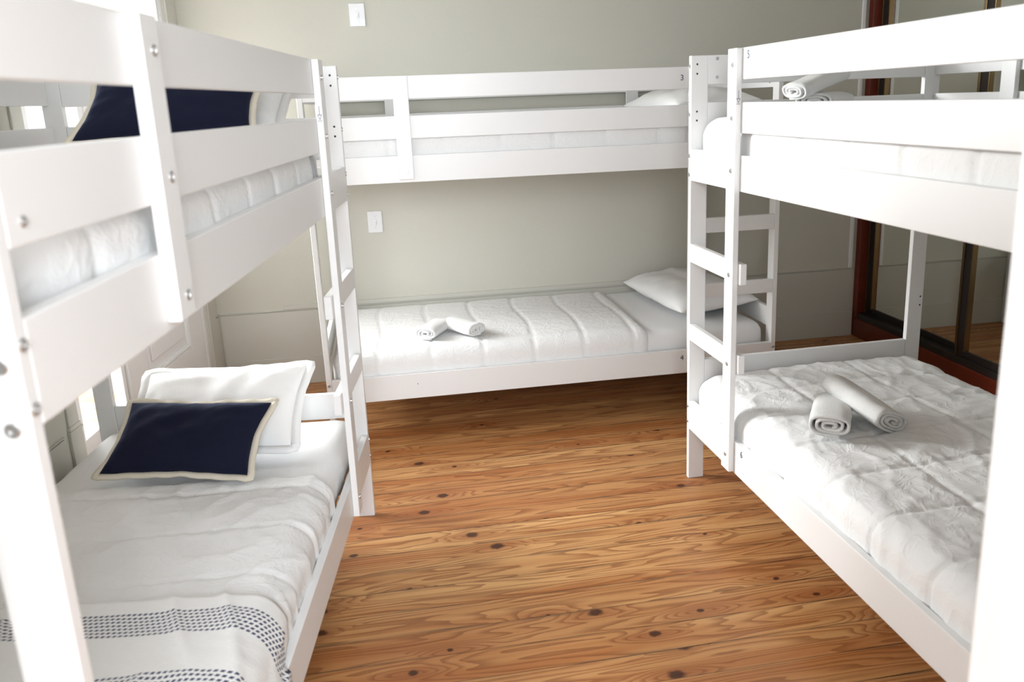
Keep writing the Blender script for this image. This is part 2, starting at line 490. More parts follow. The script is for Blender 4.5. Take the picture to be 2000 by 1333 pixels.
def softbox(bed, lo, hi, r, disp, step=0.02, open_below=None):
    """rounded box in (u,v,z) with a displacement disp(p, n) along the normal"""
    bm = bmesh.new()
    dims = [hi[i] - lo[i] for i in range(3)]
    n = [max(2, int(d / step)) for d in dims]
    cache = {}
    def vert(i, j, k):
        key = (i, j, k)
        if key in cache: return cache[key]
        def warp(t):   # denser near the edges
            return t
        p = Vector((lo[0] + dims[0] * warp(i / n[0]), lo[1] + dims[1] * warp(j / n[1]), lo[2] + dims[2] * warp(k / n[2])))
        c = Vector([min(max(p[a], lo[a] + r[a]), hi[a] - r[a]) for a in range(3)])
        d = Vector([(p[a] - c[a]) / r[a] for a in range(3)])
        if d.length > 1e-6:
            d.normalize()
            q = c + Vector([d[a] * r[a] for a in range(3)])
            nn = Vector([d[a] / r[a] for a in range(3)]).normalized()
        else:
            q = p; nn = Vector((0, 0, 1))
        q = q + nn * disp(q, nn)
        cache[key] = bm.verts.new(bed.w(q))
        return cache[key]
    def quad(a, b, c, d):
        try: bm.faces.new((a, b, c, d))
        except ValueError: pass
    k0 = 0
    for i in range(n[0]):
        for j in range(n[1]):
            for k in ((0, n[2]) if open_below is None else (n[2],)):
                quad(vert(i, j, k), vert(i + 1, j, k), vert(i + 1, j + 1, k), vert(i, j + 1, k))
    for i in range(n[0]):
        for k in range(n[2]):
            for j in (0, n[1]):
                quad(vert(i, j, k), vert(i + 1, j, k), vert(i + 1, j, k + 1), vert(i, j, k + 1))
    for j in range(n[1]):
        for k in range(n[2]):
            for i in (0, n[0]):
                quad(vert(i, j, k), vert(i, j + 1, k), vert(i, j + 1, k + 1), vert(i, j, k + 1))
    if open_below is not None:
        kill = [v for v in bm.verts if False]
    return bm

def solid(o, t):
    md = o.modifiers.new('thickness', 'SOLIDIFY'); md.thickness = t; md.offset = -1
    return o

def mattress(bed, z0, z1, label, seed, u0=0.036, rc=(0.06, 0.06, 0.055)):
    def disp(p, n):
        return 0.004 * fbm(Vector((p.x * 3, p.y * 3, p.z * 6 + seed)), 2) + 0.003 * noise.noise(Vector((p.x * 30, p.y * 5, p.z * 4 + seed)))
    bm = softbox(bed, (u0, 0.036, z0), (LEN - 0.036, bed.W - 0.036, z1), rc, disp, 0.03)
    o = obj('mattress', bm, M['mattress'], smooth=True, loc=bed.w((LEN / 2, bed.W / 2, z0)))
    return tag(o, label, 'mattress', 'single mattresses on the bunks')

def quilt(bed, u0, u1, z0, z1, label, seed, pitch=0.235, phase=0.0, vlines=(), wr=1.0, dome=0.0, vmar=0.026, step=0.011, ridge=0.0, puff=0.004, hump=None, rc=(0.05, 0.075, 0.062), name='quilt'):
    W = bed.W
    def disp(p, n):
        s = (p.x + 0.010 * math.sin(p.y * 9 + seed) - phase) / pitch
        f = s - math.floor(s)
        d = min(f, 1 - f) * pitch
        h = puff * math.sin(math.pi * f) ** 0.5 if 0 < f < 1 else 0
        h -= 0.005 * math.exp(-(d / 0.0065) ** 2)
        for vl in vlines:
            dv = abs(p.y - vl - 0.008 * math.sin(p.x * 7 + seed))
            h -= 0.005 * math.exp(-(dv / 0.009) ** 2)
        # short gathers running off the stitch lines
        g = noise.noise(Vector((p.x * 7, p.y * 38, seed + p.z * 20)))
        h += wr * 0.0030 * g * math.exp(-(d / 0.05) ** 2)
        w1 = noise.noise(Vector((p.x * 6, p.y * 3, seed)))
        h += wr * 0.0032 * w1
        for k, (ax, ay, fr_) in enumerate(((4, 9, 1.0), (-6, 11, 0.8), (9, 5, 0.6))):
            q = noise.noise(Vector((p.x * (5 + 2 * k) + 0.25 * ax * p.y, p.y * ay - 0.3 * ax * p.x, seed + 9 * k)))
            h += (ridge + wr * 0.0015) * fr_ * (1 - abs(q)) ** 9
        if n.z > 0.5 and dome:
            h += dome * math.sin(math.pi * min(max((p.y - 0.03) / (W - 0.06), 0), 1)) * n.z
        if hump and n.z > 0.2:
            h += hump[3] * math.exp(-((p.x - hump[0]) / hump[2]) ** 2 - ((p.y - hump[1]) / hump[2]) ** 2)
        return h
    zz = z0 - 0.06
    bm = softbox(bed, (u0, vmar, zz), (u1, W - vmar, z1), rc, disp, step, open_below=True)
    bmesh.ops.delete(bm, geom=[v for v in bm.verts if v.co.z < z0 + bed.zoff], context='VERTS')
    if name == 'mattress':
        bmesh.ops.holes_fill(bm, edges=[e for e in bm.edges if len(e.link_faces) == 1], sides=0)
    o = obj(name, bm, M['quilt'], smooth=True, loc=bed.w(((u0 + u1) / 2, W / 2, z0)))
    if name == 'quilt': solid(o, 0.005)
    return tag(o, label, name, 'white quilts on the bunks' if name == 'quilt' else 'single mattresses on the bunks')

MT, QT = 0.412, 0.428
UT, UQ = 1.362, 1.378
mattress(BACK, 0.255, MT, 'white mattress showing at the pillow end of lower bunk 4', 1)
mattress(LEFT, 0.255, MT, 'white mattress under navy cushion on the lower left bunk', 3)
quilt(BACK, 0.60, LEN - 0.03, 0.30, QT, 'white channel quilted cover on lower bunk 4 by the back wall', 11, 0.2345, 0.682, wr=0.6, puff=0.0025)
quilt(BACK, 0.03, LEN - 0.03, 1.2125, UQ, 'white quilted mattress between the rails of upper bunk 3', 12, 0.2345, 0.1, name='mattress')
quilt(LEFT, 0.56, LEN - 0.03, 0.30, QT, 'white creased quilt on lower left bunk below the navy cushion', 13, 0.235, 0.66, wr=0.75, ridge=0.0035, step=0.009, puff=0.003)
quilt(LEFT, 0.16, LEN - 0.03, 1.2125, UQ, 'white quilted mattress on the upper left bunk', 14, 0.235, 0.2, dome=0.01, hump=(1.62, 0.55, 0.24, 0.075), rc=(0.32, 0.10, 0.062), name='mattress')
quilt(RIGHT, 0.03, LEN - 0.03, 0.2545, QT, 'white puckered quilted mattress on the lower right bunk', 15, 0.235, 0.28, vlines=(0.30, 0.62), wr=0.9, dome=0.010, ridge=0.0026, step=0.0085, puff=0.0028, name='mattress')
quilt(RIGHT, 0.03, LEN - 0.03, 1.2125, UQ + 0.006, 'white quilted mattress on the upper right bunk', 16, 0.235, 0.3, wr=1.3, dome=0.02, name='mattress')

# ---- throw with navy dashed stripes over the foot of the lower left bunk
def make_throw():
    bed = LEFT; W = bed.W
    bm = bmesh.new(); uvl = bm.loops.layers.uv.new('cloth')
    nu, nv = 70, 130
    u0, u1 = 1.235, 2.055
    grid = []
    zt = QT + 0.018; r = 0.07
    for i in range(nu + 1):
        t = i / nu
        row = []
        hang = 0.03 + 0.16 * min(1, max(0, (t - 0.03) / 0.22))
        front_v = 0.022
        arc = math.pi / 2 * r
        # lengths: back hang, flat, front arc, drop over rail
        flat0, flat1 = W - 0.05, front_v + r
        s_flat = flat0 - flat1
        total = s_flat + arc + hang
        for j in range(nv + 1):
            s = total * j / nv
            if s <= s_flat:
                v, z, nn = flat0 - s, zt, Vector((0, 0, 1))
            elif s <= s_flat + arc:
                a = (s - s_flat) / r
                v, z = front_v + r - r * math.sin(a), zt - r + r * math.cos(a)
                nn = Vector((0, -math.sin(a), math.cos(a)))
            else:
                dd = s - s_flat - arc
                out = 0.0
                k = min(1, max(0, (t - 0.05) / 0.25))
                # swings out over the top of the side rail as it goes towards the foot
                out = 0.034 * k * (1 - math.exp(-(dd / 0.03) ** 2))
                v, z, nn = front_v - out, zt - r - dd, Vector((0, -1, 0))
            u = u0 + (u1 - u0) * t + 0.010 * noise.noise(Vector((s * 3, 0.3, 5))) * (1 - t) + 0.05 * max(0, s - s_flat) * (1 - t) + 0.02 * (s / total - 0.5)
            ridge = (1 - abs(noise.noise(Vector((u * 3.0 + s * 2, s * 9 - u * 4, 2.5))))) ** 6
            h = 0.004 * noise.noise(Vector((u * 9, s * 6, 7))) + 0.0015 * noise.noise(Vector((u * 40, s * 18, 3))) + 0.009 * ridge
            if z < zt - r: h *= 0.4
            p = Vector((u, v, z)) + nn * (0.006 + h)
            if p.z < LT + 0.005 and p.y > -0.006 and p.y < TR + 0.004 and t > 0.1: p.y = -0.007
            row.append((bm.verts.new(bed.w(p)), s, (u1 - u0) * t))
        grid.append(row)
    for i in range(nu):
        for j in range(nv):
            q = (grid[i][j], grid[i + 1][j], grid[i + 1][j + 1], grid[i][j + 1])
            f = bm.faces.new([x[0] for x in q])
            for lp, x in zip(f.loops, q): lp[uvl].uv = (x[1], x[2])
    o = obj('throw_blanket', bm, M['throw'], smooth=True, loc=bed.w((1.6, 0.4, QT)))
    solid(o, 0.003)
    tag(o, 'white throw with navy dashed stripes across the foot of the lower left bunk', 'throw')
make_throw()

# ---- pillows and cushions
def pillow_mesh(w, h, T, pinch, seed, n=44, crease=0.006, flat=0.0):
    """returns (verts, faces, rim) in a frame x (width) y (height) z (thickness)"""
    V, Fc = [], []
    idx = {}
    def outline(a, b):
        x = a * w / 2 * (1 - pinch * (1 - b * b) * abs(a) ** 2)
        y = b * h / 2 * (1 - pinch * (1 - a * a) * abs(b) ** 2)
        return x, y
    m = max(8, int(n * h / w))
    for side in (1, -1):
        for i in range(n + 1):
            for j in range(m + 1):
                a = -1 + 2 * i / n; b = -1 + 2 * j / m
                a = math.sin(a * math.pi / 2) * 0.5 + a * 0.5
                b = math.sin(b * math.pi / 2) * 0.5 + b * 0.5
                rim = i in (0, n) or j in (0, m)
                if rim and side == -1:
                    idx[side, i, j] = idx[1, i, j]; continue
                x, y = outline(a, b)
                t = T / 2 * max(0, (1 - abs(a) ** 2.6)) ** 0.55 * max(0, (1 - abs(b) ** 2.6)) ** 0.55
                if not rim:
                    t += crease * noise.noise(Vector((a * 3 + seed, b * 3, side))) * (t / (T / 2))
                    e = 1 - (1 - a * a) * (1 - b * b)
                    t += crease * 0.9 * (1 - abs(noise.noise(Vector((math.atan2(b, a) * 3.2 + seed, (a * a + b * b) * 1.2, side * 3))))) ** 4 * e * (t / (T / 2))
                z = side * t
                if side == -1: z *= (1 - flat)
                idx[side, i, j] = len(V); V.append(Vector((x, y, z)))
        for i in range(n):
            for j in range(m):
                q = [idx[side, i, j], idx[side, i + 1, j], idx[side, i + 1, j + 1], idx[side, i, j + 1]]
                Fc.append(q if side == 1 else q[::-1])
    rim = [idx[1, i, 0] for i in range(n + 1)] + [idx[1, n, j] for j in range(1, m + 1)] + \
          [idx[1, i, m] for i in range(n - 1, -1, -1)] + [idx[1, 0, j] for j in range(m - 1, 0, -1)]
    return V, Fc, rim

def flange_bm(V, rim, P, wd, th, seed, wav=0.0):
    """flat cloth edging of width wd round the rim"""
    bm = bmesh.new()
    n = len(rim)
    loops = []
    for off, dz in ((-0.004, th), (wd, th * 0.6), (wd, -th * 0.6), (-0.004, -th)):
        lp = []
        for k in range(n):
            p = V[rim[k]]
            a, b = V[rim[k - 1]], V[rim[(k + 1) % n]]
            t = (b - a); nn = Vector((t.y, -t.x, 0))
            nn = nn.normalized() if nn.length > 1e-9 else Vector((p.x, p.y, 0)).normalized()
            corner = 1.0
            if nn.dot(Vector((p.x, p.y, 0))) < 0: nn = -nn
            z = dz + wav * noise.noise(Vector((p.x * 18, p.y * 18, seed))) * (1 if off > 0 else 0.2)
            lp.append(bm.verts.new(P(p + nn * off * 1.0 + Vector((0, 0, z)))))
        loops.append(lp)
    for a in range(4):
        l0, l1 = loops[a], loops[(a + 1) % 4]
        for k in range(n):
            j = (k + 1) % n
            bm.faces.new((l0[k], l0[j], l1[j], l1[k]))
    return bm

def place_pillow(name, bed, c, xdir, ydir, w, h, T, label, cat, group, mat, flange=None, seed=0, pinch=0.07, crease=0.006, bend=0.0, flat=0.25):
    """c centre, xdir/ydir directions, all in (u,v,z) of the bed"""
    V, Fc, rim = pillow_mesh(w, h, T, pinch, seed, crease=crease, flat=flat)
    o0 = bed.w(c)
    X = (bed.w(Vector(c) + Vector(xdir)) - o0).normalized()
    Yd = (bed.w(Vector(c) + Vector(ydir)) - o0)
    Z = X.cross(Yd).normalized()
    if Z.z < 0: Z = -Z
    Y = Z.cross(X) if Z.cross(X).dot(Yd) > 0 else -(Z.cross(X))
    def P(p):
        z = p.z + bend * (p.x / (w / 2)) ** 2
        return o0 + X * p.x + Y * p.y + Z * z
    bm = bmesh.new()
    vs = [bm.verts.new(P(p)) for p in V]
    for f in Fc: bm.faces.new([vs[i] for i in f])
    if flange and flange[0] == 'same':
        o = obj(name, bm, M[mat], smooth=True, loc=o0)
        fo = flange_bm(V, rim, P, flange[1], 0.0035, seed, 0.006)
        f2 = obj('flange', fo, M[flange[2]], o, smooth=True, loc=o0)
        f2.location = (0, 0, 0)
    elif flange:
        o = obj(name, bm, M[mat], smooth=True, loc=o0)
        fo = flange_bm(V, rim, P, flange[1], 0.004, seed, 0.012)
        f2 = obj('edging', fo, M[flange[2]], o, smooth=True, loc=o0)
        f2.location = (0, 0, 0)
        f2['label'] = 'cream fabric edging'
    else:
        o = obj(name, bm, M[mat], smooth=True, loc=o0)
    return tag(o, label, cat, group)

PG = 'white pillows'; CG = 'navy cushions'
# lower left bunk
place_pillow('pillow', LEFT, (0.256, 0.435, 0.538), (0, -1, 0.0), (-0.36, -0.07, 0.165), 0.53, 0.375, 0.125,
             'white pillow propped behind the navy cushion on the lower left bunk', 'pillow', PG, 'pillow', ('same', 0.026, 'pillow'), 3, crease=0.012)
place_pillow('cushion', LEFT, (0.492, 0.455, 0.533), (0.17, -1, 0.0), (-0.22, -0.01, 0.145), 0.462, 0.265, 0.12,
             'navy cushion with cream edging leaning on the lower left bunk', 'cushion', CG, 'navy', ('x', 0.016, 'cream'), 7, pinch=0.11, crease=0.009)
# upper left bunk
place_pillow('pillow', LEFT, (0.228, 0.37, 1.492), (0, -1, 0.0), (-0.37, -0.02, 0.165), 0.50, 0.40, 0.125,
             'white pillow propped behind the navy cushion on the upper left bunk', 'pillow', PG, 'pillow', ('same', 0.024, 'pillow'), 13, crease=0.012)
place_pillow('cushion', LEFT, (0.452, 0.380, 1.494), (0.04, -1, 0.0), (-0.20, -0.05, 0.17), 0.48, 0.28, 0.115,
             'navy cushion with cream edging seen through the upper left guard rails', 'cushion', CG, 'navy', ('x', 0.016, 'cream'), 17, pinch=0.11, crease=0.009)
# back bunk
place_pillow('pillow', BACK, (0.262, 0.52, 0.487), (0.10, 1, 0.0), (-1, 0.1, 0.06), 0.78, 0.42, 0.155,
             'white pillow lying on lower bunk 4 in the far right corner', 'pillow', PG, 'pillow', None, 23, crease=0.014, pinch=0.04)
place_pillow('pillow', BACK, (0.262, 0.52, 1.443), (0.06, 1, 0.0), (-1, 0.06, 0.03), 0.76, 0.42, 0.15,
             'white pillow on upper bunk 3 showing between the guard rails', 'pillow', PG, 'pillow', None, 29, crease=0.012, pinch=0.04)

# ---- rolled towels
def towel_mesh(length, wid, hei, seed, turns=3.0, thick=0.0105):
    """a flat-rolled hand towel: spiral sheet, axis along x, resting at z = 0"""
    bm = bmesh.new()
    ns, nl = 110, 16
    prof = []
    for k in range(ns + 1):
        t = k / ns
        a = -math.pi * 0.5 - 2 * math.pi * turns * (1 - t) + 0.3
        q = 0.16 + 0.84 * t
        rx, rz = (wid / 2 - thick / 2) * q, (hei / 2 - thick / 2) * q
        ca, sa = math.cos(a), math.sin(a)
        e = 0.75
        prof.append((math.copysign(abs(ca) ** e, ca) * rx, math.copysign(abs(sa) ** e, sa) * rz))
    rows = []
    for i in range(nl + 1):
        x = -length / 2 + length * i / nl
        row_o, row_i = [], []
        for k, (y, z) in enumerate(prof):
            ty, tz = (prof[min(k + 1, ns)][0] - prof[max(k - 1, 0)][0], prof[min(k + 1, ns)][1] - prof[max(k - 1, 0)][1])
            ln = math.hypot(ty, tz) or 1
            ny, nz = tz / ln, -ty / ln
            h = 0.0022 * noise.noise(Vector((x * 22, y * 30, z * 30 + seed)))
            jx = 0.006 * noise.noise(Vector((k * 0.07, seed, 0.5 if i < nl / 2 else 3.5))) if i in (0, nl) else 0
            sag = 0.004 * noise.noise(Vector((x * 8, seed, 1)))
            th = thick * 0.5
            if i in (0, nl): th *= 0.7
            row_o.append(bm.verts.new((x + jx, y + ny * (th + h), z + nz * (th + h) + hei / 2 + sag * 0.3)))
            row_i.append(bm.verts.new((x + jx, y - ny * th, z - nz * th + hei / 2 + sag * 0.3)))
        rows.append((row_o, row_i))
    for i in range(nl):
        for k in range(ns):
            for s in (0, 1):
                bm.faces.new((rows[i][s][k], rows[i + 1][s][k], rows[i + 1][s][k + 1], rows[i][s][k + 1]))
        for k in (0, ns):
            bm.faces.new((rows[i][0][k], rows[i + 1][0][k], rows[i + 1][1][k], rows[i][1][k]))
    for i in (0, nl):
        for k in range(ns):
            bm.faces.new((rows[i][0][k], rows[i][0][k + 1], rows[i][1][k + 1], rows[i][1][k]))
    return bm

def place_towel(bed, c, axis, length, wid, hei, label, seed, tilt=0.0, roll=0.0):
    o0 = bed.w(c); d = bed.w(Vector(c) + Vector(axis)) - o0
    rz = math.atan2(d.y, d.x); pit = -math.atan2(d.z, math.hypot(d.x, d.y))
    bm = towel_mesh(length, wid, hei, seed)
    o = obj('rolled_towel', bm, M['towel'], smooth=True)
    o.location = o0
    o.rotation_euler = (Matrix.Rotation(rz, 4, 'Z') @ Matrix.Rotation(pit, 4, 'Y') @ Matrix.Rotation(roll, 4, 'X')).to_euler()
    return tag(o, label, 'towel', 'rolled white towels')
QS = QT + 0.006
place_towel(BACK, (1.600, 0.235, QS), (0.10, -0.20, 0), 0.20, 0.120, 0.062, 'rolled white towel on lower bunk 4 with its spiral end facing out', 1)
place_towel(BACK, (1.462, 0.230, QS + 0.004), (-0.12, -0.20, 0), 0.215, 0.115, 0.060, 'rolled white towel on lower bunk 4, right one of the pair', 2)
place_towel(RIGHT, (0.680, 0.222, QS + 0.016), (0.20, -0.13, 0), 0.22, 0.142, 0.074, 'rolled white towel lying flat on the lower right bunk', 3)
place_towel(RIGHT, (0.665, 0.318, QS + 0.040), (0.25, 0.06, -0.055), 0.25, 0.160, 0.075, 'rolled white towel resting over another on the lower right bunk', 4, roll=-0.45)
place_towel(RIGHT, (0.33, 0.34, UQ + 0.022), (-0.25, 0.30, 0), 0.20, 0.14, 0.065, 'lower of the two rolled white towels on the upper right bunk', 5)
place_towel(RIGHT, (0.34, 0.305, UQ + 0.088), (-0.10, 0.30, 0.09), 0.20, 0.12, 0.058, 'topmost rolled white towel on the upper right bunk', 6)

# ------------------------------------------------------------------ the room
YB = 2.475; KX = 0.962; SL = 0.1175           # back wall, left corner, skew of the left wall
LWA = math.atan(SL); CL, SLN = math.cos(LWA), math.sin(LWA)
def LWP(p):                                    # (s along left wall from the corner, n into the room, z)
    return Vector((KX - SLN * p[0] + CL * p[1], YB - CL * p[0] - SLN * p[1], p[2]))
CEIL = 3.05
YN0, YN1 = -1.50, -1.62                        # near wall (doorway the camera looks through)
YH = -4.10
fl = struct(obj('floor', boxbm((-0.6, YH - 0.3, -0.08), (5.6, YB + 0.2, 0.0)), M['floor']))
struct(obj('ceiling', boxbm((-0.6, YH - 0.3, CEIL), (5.6, YB + 0.2, CEIL + 0.1)), M['ceiling']))
struct(obj('wall_back', boxbm((0.5, YB, 0), (5.6, YB + 0.15, CEIL)), M['wall']))
# left wall round the french window
S0, S1, WZ = 0.165, 1.60, 2.45
T0, T1 = 2.15, 3.35  # opening for the added, unseen window that lets in side light
bm = bmesh.new()
box(bm, (-0.02, -0.16, 0), (S0, 0, CEIL), LWP)
box(bm, (S1, -0.16, 0), (T0, 0, CEIL), LWP); box(bm, (T1, -0.16, 0), (4.15, 0, CEIL), LWP)
box(bm, (T0, -0.16, 0), (T1, 0, 0.95), LWP); box(bm, (T0, -0.16, WZ), (T1, 0, CEIL), LWP)
box(bm, (S0, -0.16, WZ), (S1, 0, CEIL), LWP)
struct(obj('wall_left', bm, M['wall']))
# near wall with the doorway
DX0, DX1 = 1.545, 2.483
bm = bmesh.new()
box(bm, (0.3, YN1, 0), (DX0, YN0, CEIL)); box(bm, (DX1, YN1, 0), (5.6, YN0, CEIL)); box(bm, (DX0, YN1, 2.15), (DX1, YN0, CEIL))
struct(obj('wall_near', bm, M['white_wall']))
struct(obj('wall_right', boxbm((5.30, YN0, 0), (5.45, YB, CEIL)), M['wall']))
# hall behind the camera with its window
bm = bmesh.new()
box(bm, (-0.3, YH, 0), (-0.15, YN1, CEIL)); box(bm, (4.6, YH, 0), (4.75, YN1, CEIL))
struct(obj('wall_hall', bm, M['white_wall']))
HX0, HX1, HZ0, HZ1 = 1.15, 2.85, 0.95, 2.65
bm = bmesh.new()
box(bm, (-0.3, YH - 0.15, 0), (HX0, YH, CEIL)); box(bm, (HX1, YH - 0.15, 0), (4.75, YH, CEIL))
box(bm, (HX0, YH - 0.15, 0), (HX1, YH, HZ0)); box(bm, (HX0, YH - 0.15, HZ1), (HX1, YH, CEIL))
struct(obj('wall_hall_end', bm, M['white_wall']))
w2 = bmesh.new()
for x0, x1 in ((HX0, HX0 + 0.05), ((HX0 + HX1) / 2 - 0.02, (HX0 + HX1) / 2 + 0.02), (HX1 - 0.05, HX1)):
    box(w2, (x0, YH - 0.10, HZ0), (x1, YH - 0.05, HZ1))
for z0, z1 in ((HZ0, HZ0 + 0.05), (HZ1 - 0.05, HZ1)):
    box(w2, (HX0 + 0.05, YH - 0.10, z0), (HX1 - 0.05, YH - 0.05, z1))
win2 = struct(obj('window_2', w2, M['trim']))
# white lining of the doorway the photograph looks through
bm = bmesh.new()
box(bm, (DX1 - 0.0, YN1 - 0.012, 0), (DX1 + 0.09, YN1, 2.24), bev=0.002)
box(bm, (DX0 - 0.09, YN1 - 0.012, 0), (DX0, YN1, 2.24), bev=0.002)
box(bm, (DX0 - 0.09, YN0, 0), (DX0 - 0.0, YN0 + 0.012, 2.24), bev=0.002)
box(bm, (DX1, YN0, 0), (DX1 + 0.09, YN0 + 0.012, 2.24), bev=0.002)
struct(obj('door_1', bm, M['trim']))

# skirting, wainscot panel, dado
struct(obj('wall_wainscot', boxbm((KX + 0.012, YB - 0.006, 0), (4.64, YB, 0.4135)), M['wainscot']))
struct(obj('baseboard_back', boxbm((KX + 0.012, YB - 0.013, 0), (4.64, YB - 0.0062, 0.155), bev=0.002), M['wainscot']))
struct(obj('trim_1', boxbm((KX + 0.012, YB - 0.0085, 0.4195), (4.60, YB, 0.4235)), M['wainscot']))
struct(obj('trim_2', boxbm((1.306, YB - 0.0115, 0.4238), (3.62, YB, 0.447), bev=0.002), M['wainscot']))
struct(obj('trim_3', boxbm((4.600, YB - 0.014, 0.424), (4.622, YB, CEIL), bev=0.003), M['trim']))
bm = bmesh.new()
box(bm, (0.0, 0, 0), (S0 - 0.11, 0.006, 0.4135), LWP); box(bm, (S1 + 0.12, 0, 0), (4.0, 0.006, 0.4135), LWP)
box(bm, (S1 + 0.12, 0, 0.4195), (4.0, 0.0085, 0.4235), LWP); box(bm, (0.0, 0, 0.4195), (S0 - 0.11, 0.0085, 0.4235), LWP)
struct(obj('wall_wainscot', bm, M['wainscot']))
# architrave of the french window with its plinth block
bm = bmesh.new()
box(bm, (S1, 0, 0.0), (S1 + 0.085, 0.011, 0.415), LWP, 0.002)
box(bm, (S1 - 0.002, 0, 0.415), (S1 + 0.088, 0.014, 0.425), LWP, 0.002)
box(bm, (S1 + 0.004, 0, 0.425), (S1 + 0.084, 0.0115, 0.440), LWP, 0.002)
box(bm, (S1 + 0.008, 0, 0.440), (S1 + 0.078, 0.008, WZ + 0.08), LWP, 0.002)
box(bm, (S0 - 0.10, 0, 0.0), (S0, 0.010, WZ + 0.08), LWP, 0.002)
box(bm, (S0, 0, WZ), (S1, 0.010, WZ + 0.08), LWP, 0.002)
struct(obj('trim_4', bm, M['wainscot']))

# french window: frame, a broad panelled leaf and a narrow one
win = struct(empty('window_1', LWP((0.88, -0.05, 0.0))))
WO = LWP((0.88, -0.05, 0.0))
def wob(name, bm, mat, parent=None):
    o = obj(name, bm, mat, None, loc=WO)
    o.parent = parent or win
    o.location = (0, 0, 0)
    return o
bm = bmesh.new()
for a0, a1 in ((S0 + 0.001, S0 + 0.03), (S1 - 0.03, S1 - 0.001)):
    box(bm, (a0, -0.14, 0.0), (a1, -0.012, WZ - 0.001), LWP, 0.002)
box(bm, (S0 + 0.03, -0.14, WZ - 0.04), (S1 - 0.03, -0.012, WZ - 0.001), LWP, 0.002)
box(bm, (S0 + 0.03, -0.14, 0.0), (S1 - 0.03, -0.012, 0.03), LWP, 0.002)
wob('window_frame', bm, M['trim'])
def leaf(a0, a1, n0, n1, st, panel_top, low=0.36):
    """panelled apron below, slim glazed sash above"""
    b = bmesh.new()
    zb, zt = 0.033, WZ - 0.043
    i0, i1 = a0 + st + 0.0003, a1 - st - 0.0003
    g0, g1, gz = a0 + 0.028, a1 - 0.028, panel_top + 0.10
    box(b, (a0, n0, zb), (a0 + st, n1, panel_top), LWP, 0.003); box(b, (a1 - st, n0, zb), (a1, n1, panel_top), LWP, 0.003)
    box(b, (i0, n0, zb), (i1, n1, low), LWP, 0.003)
    box(b, (a0, n0, panel_top + 0.0003), (a1, n1, gz), LWP, 0.003)
    box(b, (a0, n0, gz), (g0, n1, zt), LWP, 0.002); box(b, (g1, n0, gz), (a1, n1, zt), LWP, 0.002)
    box(b, (g0, n0, zt - 0.05), (g1, n1, zt), LWP, 0.002)
    lf = wob('leaf', b, M['trim'])
    p = bmesh.new()
    box(p, (i0, n0 + 0.012, low), (i1, n1 - 0.014, panel_top), LWP)
    for k, (w_, out) in enumerate(((0.022, 0.002), (0.012, 0.006))):
        o_ = 0.0 if k == 0 else 0.004
        for q in ((i0 + o_, i0 + o_ + w_, low + o_, panel_top - o_), (i1 - o_ - w_, i1 - o_, low + o_, panel_top - o_)):
            box(p, (q[0], n1 - 0.014, q[2]), (q[1], n1 - 0.006 + out, q[3]), LWP, 0.002)
        for q in ((low + o_, low + o_ + w_), (panel_top - o_ - w_, panel_top - o_)):
            box(p, (i0 + o_ + w_, n1 - 0.014, q[0]), (i1 - o_ - w_, n1 - 0.006 + out, q[1]), LWP, 0.002)
    if i1 - i0 > 0.2:
        box(p, (i0 + 0.065, n1 - 0.014, low + 0.065), (i1 - 0.065, n1 - 0.007, panel_top - 0.065), LWP, 0.004)
    wob('panel', p, M['trim'], lf)
    g = bmesh.new()
    box(g, (g0, (n0 + n1) / 2 - 0.002, gz), (g1, (n0 + n1) / 2 + 0.002, zt - 0.05), LWP)
    wob('pane', g, M['glass'], lf)
    return lf
leaf(S0 + 0.032, 1.118, -0.055, -0.014, 0.20, 0.74)
leaf(1.150, S1 - 0.032, -0.055, -0.014, 0.07, 0.24, 0.12)
wob('meeting_strip', boxbm((1.1195, -0.050, 0.033), (1.1485, -0.022, 0.84), LWP, 0.004), M['wainscot'])
wob('mullion', boxbm((1.1195, -0.050, 0.8405), (1.1485, -0.022, WZ - 0.043), LWP, 0.004), M['trim'])
# unseen window added in the left wall for side light, behind the upper bunk
w3 = bmesh.new()
for a0, a1 in ((T0 + 0.001, T0 + 0.04), (T1 - 0.04, T1 - 0.001), ((T0 + T1) / 2 - 0.02, (T0 + T1) / 2 + 0.02)):
    box(w3, (a0, -0.11, 0.951), (a1, -0.06, WZ - 0.001), LWP, 0.002)
for z0, z1 in ((0.951, 0.99), (1.68, 1.71), (WZ - 0.04, WZ - 0.001)):
    box(w3, (T0 + 0.04, -0.105, z0), (T1 - 0.04, -0.065, z1), LWP, 0.002)
w3o = struct(obj('added_window', w3, M['trim']))
obj('pane', boxbm((T0 + 0.03, -0.087, 0.97), (T1 - 0.03, -0.083, WZ - 0.02), LWP), M['glass'], w3o)

# ------------------------------------------------------------------ mirrored wardrobe
WX = 4.645
wr = empty('wardrobe', (WX + 0.3, 0.95, 0.0))
tag(wr, 'mahogany wardrobe with mirrored sliding doors along the right wall', 'wardrobe')
def wd(name, lo, hi, mat, parent=wr, bev=0.003):
    o = obj(name, boxbm(lo, hi, bev=bev), M[mat], None, loc=(WX + 0.3, 0.95, 0))
    o.parent = parent; o.location = (0, 0, 0)
    return o
WY0, WY1, WTOP = -0.62, YB - 0.002, 2.55
wd('plinth', (WX, WY0, 0.0), (5.28, WY1, 0.115), 'mahogany')
wd('jamb', (WX, WY1 - 0.045, 0.1155), (5.28, WY1, WTOP), 'mahogany')
wd('jamb', (WX, WY0, 0.1155), (5.28, WY0 + 0.045, WTOP), 'mahogany')
wd('cornice', (WX, WY0, WTOP + 0.0005), (5.28, WY1, WTOP + 0.12), 'mahogany')
wd('track', (WX + 0.006, WY0 + 0.046, 0.1155), (WX + 0.10, WY1 - 0.046, 0.150), 'track', bev=0.002)
